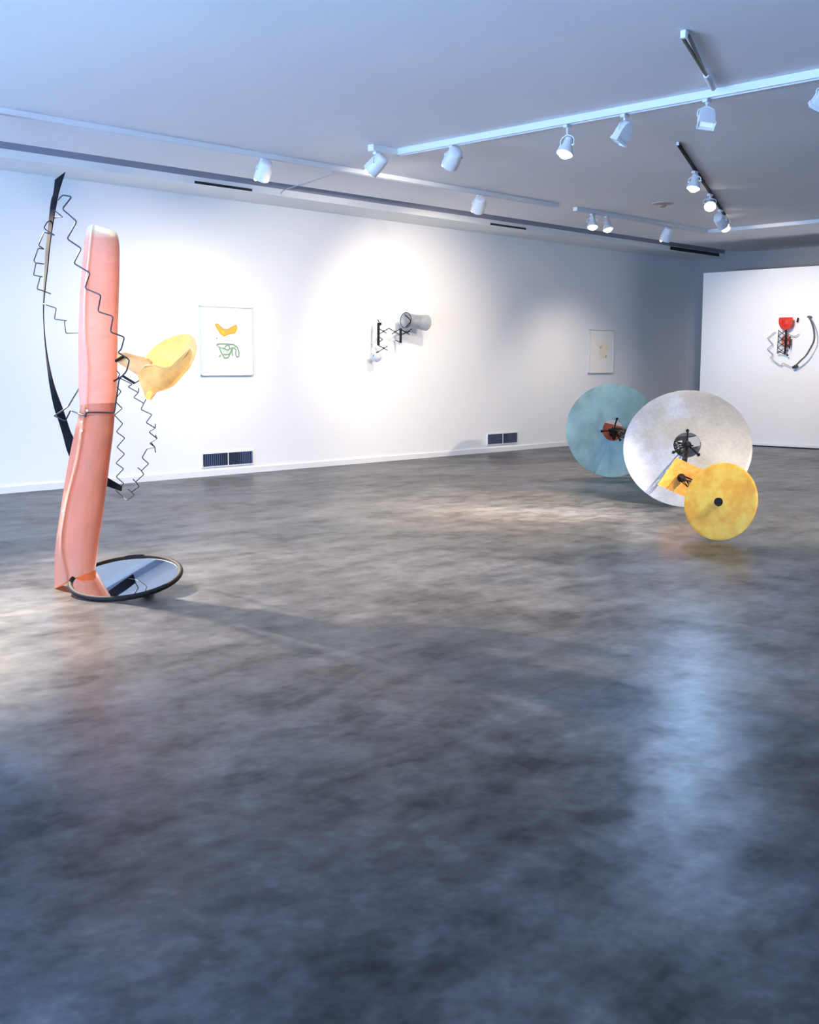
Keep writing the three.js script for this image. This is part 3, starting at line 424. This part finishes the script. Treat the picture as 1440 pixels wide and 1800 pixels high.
function spider(c, n, R, hub, turns) {               // hub with three arms to the edge of a disc's hole
  const nn = n.clone().normalize(), s = V(0, 1, 0).cross(nn).normalize(), u = nn.clone().cross(s), gs = [ball(c.clone().addScaledVector(nn, 0.03), hub, 14)];
  for (const a of turns) { const e = c.clone().addScaledVector(s, R * Math.cos(a)).addScaledVector(u, R * Math.sin(a)).addScaledVector(nn, 0.035); gs.push(bar(c.clone().addScaledVector(nn, 0.035), e, 0.0085), ball(e, 0.015)); }
  return gs;
}
const rad = Math.PI / 180;
const nT = nrm(2.363, 0.154), cT = at2(10.818, 0.535 * Math.cos(0.154), -7.246);
const nC = nrm(2.608, 0.45), cC = at2(9.124, 0.575 * Math.cos(0.45), -5.297);
const nY = nrm(3.104, 0.22), cY = at2(7.326, 0.2795, -3.975);
disc('teal_disc', cT, nT, 0.535, 0.12, 0.02, M.teal, 'mottled teal disc with a round hole');
part('hub', spider(cT.clone().addScaledVector(nT, 0.02), nT, 0.135, 0.034, [72 * rad, 186 * rad, 304 * rad]), M.black, S2);
disc('pearl_disc', cC, nC, 0.575, 0.122, 0.06, M.pearl, 'largest disc, pearly grey translucent plastic');
part('hub', spider(cC.clone().addScaledVector(nC, 0.03), nC, 0.14, 0.038, [90 * rad, 318 * rad, 212 * rad]), M.black, S2);
disc('yellow_disc', cY, nY, 0.283, 0.02, 0.012, M.yellow, 'smallest disc, mottled bright yellow', 0.035);
part('hub_cap', aimed(new THREE.CylinderGeometry(0.029, 0.032, 0.02, 24), nY).translate(cY.x + nY.x * 0.022, cY.y + nY.y * 0.022, cY.z + nY.z * 0.022), M.black, S2);
function panel(name, pts, m, label) {
  const q = pts.map(p => at2(...p)), n = q[1].clone().sub(q[0]).cross(q[3].clone().sub(q[0])).normalize().multiplyScalar(0.004), f = q.map(p => p.clone().add(n)), b = q.map(p => p.clone().sub(n)), gs = [grid([[f[0], f[1]], [f[3], f[2]]]), grid([[b[0], b[1]], [b[3], b[2]]])];
  for (let i = 0; i < 4; i++) { const j = (i + 1) % 4; gs.push(grid([[f[i], f[j]], [b[i], b[j]]])); } return part(name, gs, m, S2, label);
}
panel('orange_panel', [[8.253, 0.258, -5.063], [8.359, 0.49, -4.953], [8.533, 0.379, -4.774], [8.427, 0.146, -4.883]], M.orange, 'tilted orange square panel behind the yellow disc');
panel('white_panel', [[9.892, 0.504, -5.886], [9.943, 0.521, -5.833], [9.949, 0.429, -5.827], [9.902, 0.412, -5.876]], M.whitePanel);
panel('white_panel', [[10.071, 0.537, -5.845], [10.151, 0.56, -5.763], [10.161, 0.462, -5.752], [10.086, 0.439, -5.83]], M.whitePanel);
panel('pink_panel', [[11.0, 0.36, -7.62], [11.09, 0.6, -7.54], [11.33, 0.52, -7.3], [11.22, 0.26, -7.36]], M.pinkPanel);
const hubP = at2(8.37, 0.321, -4.905), hubC = cC.clone().addScaledVector(nC, 0.03), hubT = cT.clone().addScaledVector(nT, 0.02);
part('hub', [ball(hubP.clone().add(V(-0.02, 0.0, 0.012)), 0.036, 16)], M.black, S2);
part('lattice_boom', truss(hubP, cY.clone().addScaledVector(nY, -0.08), 0.03, 0.09, 4, 0.005), M.black, S2);
part('lattice_boom', truss(hubC, hubP, 0.022, 0.022, 6, 0.005), M.black, S2);
part('lattice_boom', truss(hubC.clone().addScaledVector(nC, -0.1), hubT, 0.07, 0.05, 10, 0.006), M.black, S2);
part('lattice_boom', truss(hubT, at2(11.16, 0.43, -7.46), 0.05, 0.04, 2, 0.007), M.black, S2);
shade(S2);

// ---------------------------------------------------------------- wall piece on the left wall
{
  const t = thing('wall_sculpture', 'black lattice wall piece with a smoky open cylinder, in the middle of the long wall', 'sculpture', [10.2, 0, Z0]);
  part('upright', [bar(V(0, 1.815, 0.16), V(-0.004, 1.525, 0.16), 0.017, 10), ball(V(0.03, 1.8, 0.16), 0.02), bar(V(0.01, 1.82, 0.16), V(0.005, 1.855, 0.14), 0.006)], M.black, t);
  part('upright', bar(V(0.408, 1.753, 0.16), V(0.406, 1.564, 0.16), 0.016, 10), M.black, t);
  const X = vec([[0.015, 1.667, 0.15], [0.205, 1.752, 0.15], [0.021, 1.739, 0.15], [0.147, 1.686, 0.15], [0.199, 1.748, 0.15], [0.398, 1.671, 0.15], [0.251, 1.676, 0.15], [0.414, 1.749, 0.15], [0.009, 1.638, 0.15], [0.083, 1.603, 0.15], [0.083, 1.603, 0.15], [0.009, 1.562, 0.15], [0.322, 1.599, 0.15], [0.416, 1.568, 0.15], [0.008, 1.525, 0.15], [0.169, 1.466, 0.15], [0.169, 1.519, 0.15], [0.008, 1.445, 0.15]]), g = [];
  for (let i = 0; i < X.length; i += 2) g.push(bar(X[i], X[i + 1], 0.0055, 6)); g.push(ball(V(0.1, 1.71, 0.15), 0.012), ball(V(0.31, 1.708, 0.15), 0.012), ball(V(0.1, 1.492, 0.15), 0.013)); part('scissor_lattice', g, M.wireDark, t);
  part('scissor_lattice', [bar(V(0.41, 1.735, 0.17), V(0.532, 1.676, 0.2), 0.009, 6), bar(V(0.41, 1.673, 0.17), V(0.538, 1.718, 0.2), 0.009, 6), bar(V(0.49, 1.704, 0.2), V(0.556, 1.751, 0.22), 0.006, 6), ball(V(0.475, 1.704, 0.19), 0.018)], M.wireDark, t);
  for (const [y, x] of [[1.79, 0], [1.56, 0], [1.6, 0.406]]) part('wall_pin', bar(V(x, y, 0), V(x, y, 0.155), 0.004, 6), M.whitePanel, t);
  // open cylinder with a waist, mouth turned to the viewer
  const a = V(0.41, 1.857, 0.25), b = V(0.79, 1.831, 0.25), d = b.clone().sub(a).normalize(), s = V(0, 1, 0).cross(d).normalize(), u = d.clone().cross(s), rows = [];
  for (let j = 0; j <= 16; j++) { const q = j / 16, r = 0.098 - 0.012 * Math.sin(q * Math.PI) + 0.008 * q, c = a.clone().lerp(b, q); rows.push(Array.from({ length: 40 }, (_, i) => { const an = i / 40 * 2 * Math.PI; return c.clone().addScaledVector(s, r * Math.cos(an)).addScaledVector(u, r * Math.sin(an)); })); }
  part('cylinder', grid(rows, true), M.smoke, t, 'smoky translucent open cylinder');
  part('cylinder_rim', wire(Array.from({ length: 41 }, (_, i) => { const an = i / 40 * 2 * Math.PI; return a.clone().addScaledVector(s, 0.099 * Math.cos(an)).addScaledVector(u, 0.099 * Math.sin(an)); }), 0.0045, 0.001), M.wireDark, t);
  part('inner_brace', [0, 1, 2].map(k => { const an = 0.9 + k * 2.1, p = q => a.clone().lerp(b, q); return bar(p(0.1).addScaledVector(s, 0.093 * Math.cos(an)).addScaledVector(u, 0.093 * Math.sin(an)), p(0.3), 0.006, 6); }).concat([ball(a.clone().lerp(b, 0.3), 0.024)]), M.black, t);
  const cup = new THREE.SphereGeometry(0.072, 24, 14, 0, 2 * Math.PI, 0, Math.PI * 0.55); cup.rotateZ(2.5); cup.translate(-0.02, 1.385, 0.14); part('cup', cup, new THREE.MeshPhysicalMaterial({ color: lin(0.62, 0.66, 0.72), transmission: 0.4, thickness: 0, roughness: 0.6, side: THREE.DoubleSide }), t, 'pale translucent cup');
  part('cup_strap', wire(new THREE.CatmullRomCurve3(vec([[0.008, 1.445, 0.15], [-0.03, 1.435, 0.16], [-0.07, 1.415, 0.16], [-0.088, 1.385, 0.15]])).getPoints(10), 0.009, 0.002), M.wireDark, t);
  shade(t);
}

// ---------------------------------------------------------------- wall piece on the partition (local x = along the wall, z = off it)
{
  const t = thing('wall_sculpture', 'red half disc on a black lattice post with bowed grey strip, on the partition', 'sculpture', [XP, 0, -7.9], -Math.PI / 2);
  const sh = new THREE.Shape(); sh.moveTo(-0.15, 2.0); sh.lineTo(0.053, 1.998); sh.bezierCurveTo(0.075, 1.93, 0.05, 1.82, -0.042, 1.815); sh.bezierCurveTo(-0.14, 1.815, -0.17, 1.93, -0.15, 2.0);
  part('red_disc', new THREE.ExtrudeGeometry(sh, { depth: 0.012, bevelEnabled: true, bevelSize: 0.004, bevelThickness: 0.003, curveSegments: 24 }).translate(0, 0, 0.12), M.red, t, 'translucent red half disc');
  part('red_core', lathe([[0, 0.012], [0.04, 0.01], [0.055, 0]]).rotateX(Math.PI / 2).translate(-0.055, 1.92, 0.136), M.redCore, t);
  part('post', bar(V(-0.043, 1.84, 0.11), V(-0.046, 1.454, 0.11), 0.013, 10), M.black, t);
  part('post', bar(V(-0.169, 1.818, 0.1), V(-0.176, 1.455, 0.1), 0.006, 8), M.black, t); part('post', bar(V(0.026, 1.714, 0.1), V(0.021, 1.522, 0.1), 0.008, 8), M.black, t);
  const g = []; for (let k = 0; k < 4; k++) { const y0 = 1.81 - k * 0.088, y1 = y0 - 0.088; g.push(bar(V(-0.17, y0, 0.1), V(-0.045, y1, 0.11), 0.005, 6), bar(V(-0.17, y1, 0.1), V(-0.045, y0, 0.11), 0.005, 6)); }
  for (let k = 0; k < 2; k++) { const y0 = 1.71 - k * 0.088, y1 = y0 - 0.088; g.push(bar(V(-0.045, y0, 0.11), V(0.024, y1, 0.1), 0.005, 6), bar(V(-0.045, y1, 0.11), V(0.024, y0, 0.1), 0.005, 6)); }
  g.push(bar(V(-0.17, 1.49, 0.1), V(-0.01, 1.43, 0.09), 0.006, 6), ball(V(-0.012, 1.428, 0.09), 0.014)); part('lattice', g, M.black, t);
  part('pink_disc', lathe([[0, 0.004], [0.07, 0.004], [0.078, 0], [0, -0.004]], 32).rotateX(Math.PI / 2).scale(1, 1.15, 1).translate(-0.062, 1.647, 0.06), M.pinkPanel, t);
  for (const y of [1.75, 1.5]) part('wall_pin', bar(V(-0.045, y, 0), V(-0.045, y, 0.11), 0.005, 6), M.black, t);
  part('tab', rbox(-0.012, 0.012, -0.035, 0.035, -0.004, 0.004).rotateZ(-0.25).translate(0.105, 1.961, 0.05), M.black, t);
  const bw = new THREE.CatmullRomCurve3(vec([[0.298, 2.01, 0.1], [0.374, 1.903, 0.13], [0.424, 1.759, 0.15], [0.424, 1.638, 0.15], [0.374, 1.526, 0.15], [0.31, 1.42, 0.15], [0.229, 1.348, 0.14], [0.144, 1.276, 0.12], [0.081, 1.245, 0.1]])), rows = [];
  for (let j = 0; j <= 40; j++) { const q = j / 40, c = bw.getPoint(q), tg = bw.getTangent(q), n = tg.clone().cross(V(0, 0, 1)).normalize(), hw = 0.022; rows.push([c.clone().addScaledVector(n, 0.006).add(V(0, 0, hw)), c.clone().addScaledVector(n, -0.006).add(V(0, 0, hw)), c.clone().addScaledVector(n, -0.006).add(V(0, 0, -hw)), c.clone().addScaledVector(n, 0.006).add(V(0, 0, -hw))]); }
  const bg = []; for (const [a, b] of [[0, 1], [1, 2], [2, 3], [3, 0]]) bg.push(grid(rows.map(r => [r[a], r[b]]))); for (const e of [rows[0], rows[40]]) bg.push(grid([[e[0], e[1]], [e[3], e[2]]]));
  part('bowed_strip', bg, new THREE.MeshStandardMaterial({ color: lin(0.07, 0.07, 0.075), roughness: 0.35, side: THREE.DoubleSide }), t, 'bowed dark grey strip');
  part('strip_end', rbox(-0.03, 0.03, -0.018, 0.018, 0.0, 0.1).rotateZ(0.5).translate(0.1, 1.253, 0), M.wireDark, t); part('strip_end', rbox(-0.02, 0.016, -0.016, 0.014, 0.0, 0.1).rotateZ(-0.5).translate(0.298, 2.0, 0), M.wireDark, t);
  const pale = new THREE.MeshStandardMaterial({ color: lin(0.33, 0.31, 0.3), roughness: 0.6 });
  part('zigzag_wire', wire([[-0.262, 1.782, 0.05], [-0.371, 1.691, 0.06], [-0.275, 1.604, 0.06], [-0.363, 1.527, 0.06], [-0.259, 1.44, 0.06], [-0.311, 1.394, 0.06], [-0.216, 1.323, 0.06], [-0.131, 1.268, 0.06], [-0.1, 1.311, 0.06], [0.043, 1.249, 0.06], [0.09, 1.25, 0.06]], 0.0055), pale, t);
  part('wire_hook', wire([[-0.021, 1.754, 0.08], [0.02, 1.73, 0.06], [0.078, 1.714, 0.05], [0.125, 1.744, 0.05], [0.125, 1.744, 0.0]], 0.005), pale, t);
  for (const q of [[-0.262, 1.782], [-0.131, 1.268]]) part('wall_pin', bar(V(q[0], q[1], 0), V(q[0], q[1], 0.06), 0.004, 6), pale, t);
  shade(t);
}
scene.traverse(o => { if (o.isMesh) { o.castShadow = true; o.receiveShadow = true; } });
renderer.render(scene, camera);
